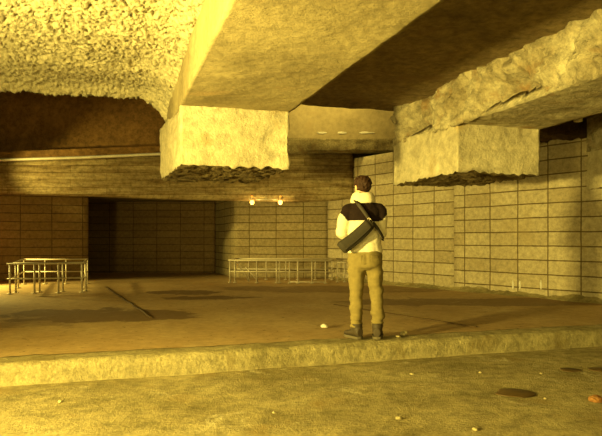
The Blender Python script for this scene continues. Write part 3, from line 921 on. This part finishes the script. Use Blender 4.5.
bm = bmesh.new(); tube(bm, [a + ax*L*t + up*(-.028-.012*math.sin(math.pi*t)) + nb*.056 for t in [i/12*.8+.1 for i in range(13)]], .0035, 6); bp('zip', bm, M['strap'])
# strap: flat webbing over the left shoulder, round the chest and back under the right arm
pts = [(.045, -.185, 1.25), (.015, -.182, 1.31), (-.035, -.170, 1.385), (-.085, -.140, 1.455), (-.118, -.075, 1.505), (-.120, 0, 1.515), (-.10, .075, 1.485), (-.05, .130, 1.40), (.02, .156, 1.30),
       (.10, .146, 1.20), (.165, .095, 1.125), (.196, .02, 1.085), (.190, -.06, 1.095), (.160, -.125, 1.135), (.115, -.168, 1.195), (.06, -.190, 1.262)]
P = [Vector(p) for p in pts]; C_ = []
for i in range(len(P)-1):
    p0, p1, p2, p3 = P[max(i-1, 0)], P[i], P[i+1], P[min(i+2, len(P)-1)]
    for k in range(5):
        t = k/5; C_.append(.5*((2*p1)+(p2-p0)*t+(2*p0-5*p1+4*p2-p3)*t*t+(3*p1-p0-3*p2+p3)*t**3))
C_.append(P[-1]); bm = bmesh.new(); R = []
for i, p in enumerate(C_):
    d = (C_[min(i+1, len(C_)-1)]-C_[max(i-1, 0)]).normalized()
    o = Vector((p.x+.01, p.y*1.2, 0)); 
    if abs(p.z-1.51) < .05: o = o*.2+Vector((0, 0, .1))
    o = (o-d*o.dot(d)).normalized(); s = d.cross(o)
    R.append([bm.verts.new(p+s*x*.019+o*y*.0025+o*.004) for x, y in ((-1, -1), (1, -1), (1, 1), (-1, 1))])
for i in range(len(R)-1):
    for k in range(4): bm.faces.new([R[i][k], R[i][(k+1) % 4], R[i+1][(k+1) % 4], R[i+1][k]])
bm.faces.new(R[0][::-1]); bm.faces.new(R[-1]); bmesh.ops.recalc_face_normals(bm, faces=bm.faces)
st = bp('strap', bm, M['strap'])
bm = bmesh.new(); box_bm(bm, (.028, -.192, 1.293), (.045, .010, .030), Matrix.Rotation(.75, 3, 'Y'), .003); bp('buckle', bm, M['chrome'], st)

# ------------------------------------------------------------------ light
def area(name, loc, target, size, power, col, spread=180):
    l = bpy.data.lights.new(name, 'AREA'); l.shape = 'RECTANGLE'; l.size, l.size_y = size; l.energy = power; l.color = col
    l.spread = math.radians(spread)
    o = bpy.data.objects.new(name, l); COL.objects.link(o); o.location = loc
    o.rotation_euler = (Vector(target)-Vector(loc)).to_track_quat('-Z', 'Y').to_euler(); return o
def point(name, loc, power, col, r=.1):
    l = bpy.data.lights.new(name, 'POINT'); l.energy = power; l.color = col; l.shadow_soft_size = r
    o = bpy.data.objects.new(name, l); COL.objects.link(o); o.location = loc; return o
def spot(name, loc, target, power, col, ang, blend=.5, r=.1):
    l = bpy.data.lights.new(name, 'SPOT'); l.energy = power; l.color = col; l.shadow_soft_size = r; l.spot_size = math.radians(ang); l.spot_blend = blend
    o = bpy.data.objects.new(name, l); COL.objects.link(o); o.location = loc
    o.rotation_euler = (Vector(target)-Vector(loc)).to_track_quat('-Z', 'Y').to_euler(); return o
SOD = (1.0, .80, .195)
area('floodlight', (-4.1, 2.1, 1.35), (2.6, 6.6, 2.75), (.4, .3), 820, SOD, 125)
spot('far_fill', (-4.45, -3.2, 1.05), (1.8, 10, 2.3), 1900, SOD, 92, .5, .5)  # added fill from behind the camera, lifts walls and floor
area('fill_light', (2.6, -2.4, 2.5), (3.2, 8.0, .6), (1.6, .5), 100, SOD, 125)  # added general fill for the lower floor and right wall
point('void_fill', (.9, 14.5, 5.2), 190, SOD, .15)  # unseen lamp added to brighten the tan upper wall
spot('side_light', (-8.6, 13.2, 1.5), (-6.0, 13.0, .2), 1700, SOD, 100, .6, .12)
spot('beam_fill', (-9.3, 14.0, 3.15), (-4.5, 15.4, 3.0), 1300, SOD, 54, .8, .1)  # added spot, brightens the left of the rear beam only
point('red_lamp', (-8.75, 14.9, 1.4), 12, (1.0, .12, .04), .06)
for px in (252, 280.3):
    c = pz(px, 204.5, LY); point('lamp_glow', c, 18, (1.0, .72, .2), .05)
w = bpy.data.worlds.new('World'); SC.world = w; w.use_nodes = True
w.node_tree.nodes['Background'].inputs[0].default_value = (.9, .55, .12, 1)
w.node_tree.nodes['Background'].inputs[1].default_value = .03

# ------------------------------------------------------------------ camera
cam = bpy.data.cameras.new('camera'); co = bpy.data.objects.new('camera', cam); COL.objects.link(co)
co.location = (0, 0, EYE); co.rotation_euler = (math.pi/2, 0, 0)
cam.sensor_width = 36; cam.lens = 590/602*36; cam.shift_y = 21/602; cam.clip_start = .05; cam.clip_end = 200
SC.camera = co
vs_ = SC.view_settings
SC.display_settings.display_device = 'sRGB'
vs_.view_transform = 'Standard'; vs_.look = 'None'; vs_.exposure = -0.24; vs_.gamma = 1.0; vs_.use_curve_mapping = False
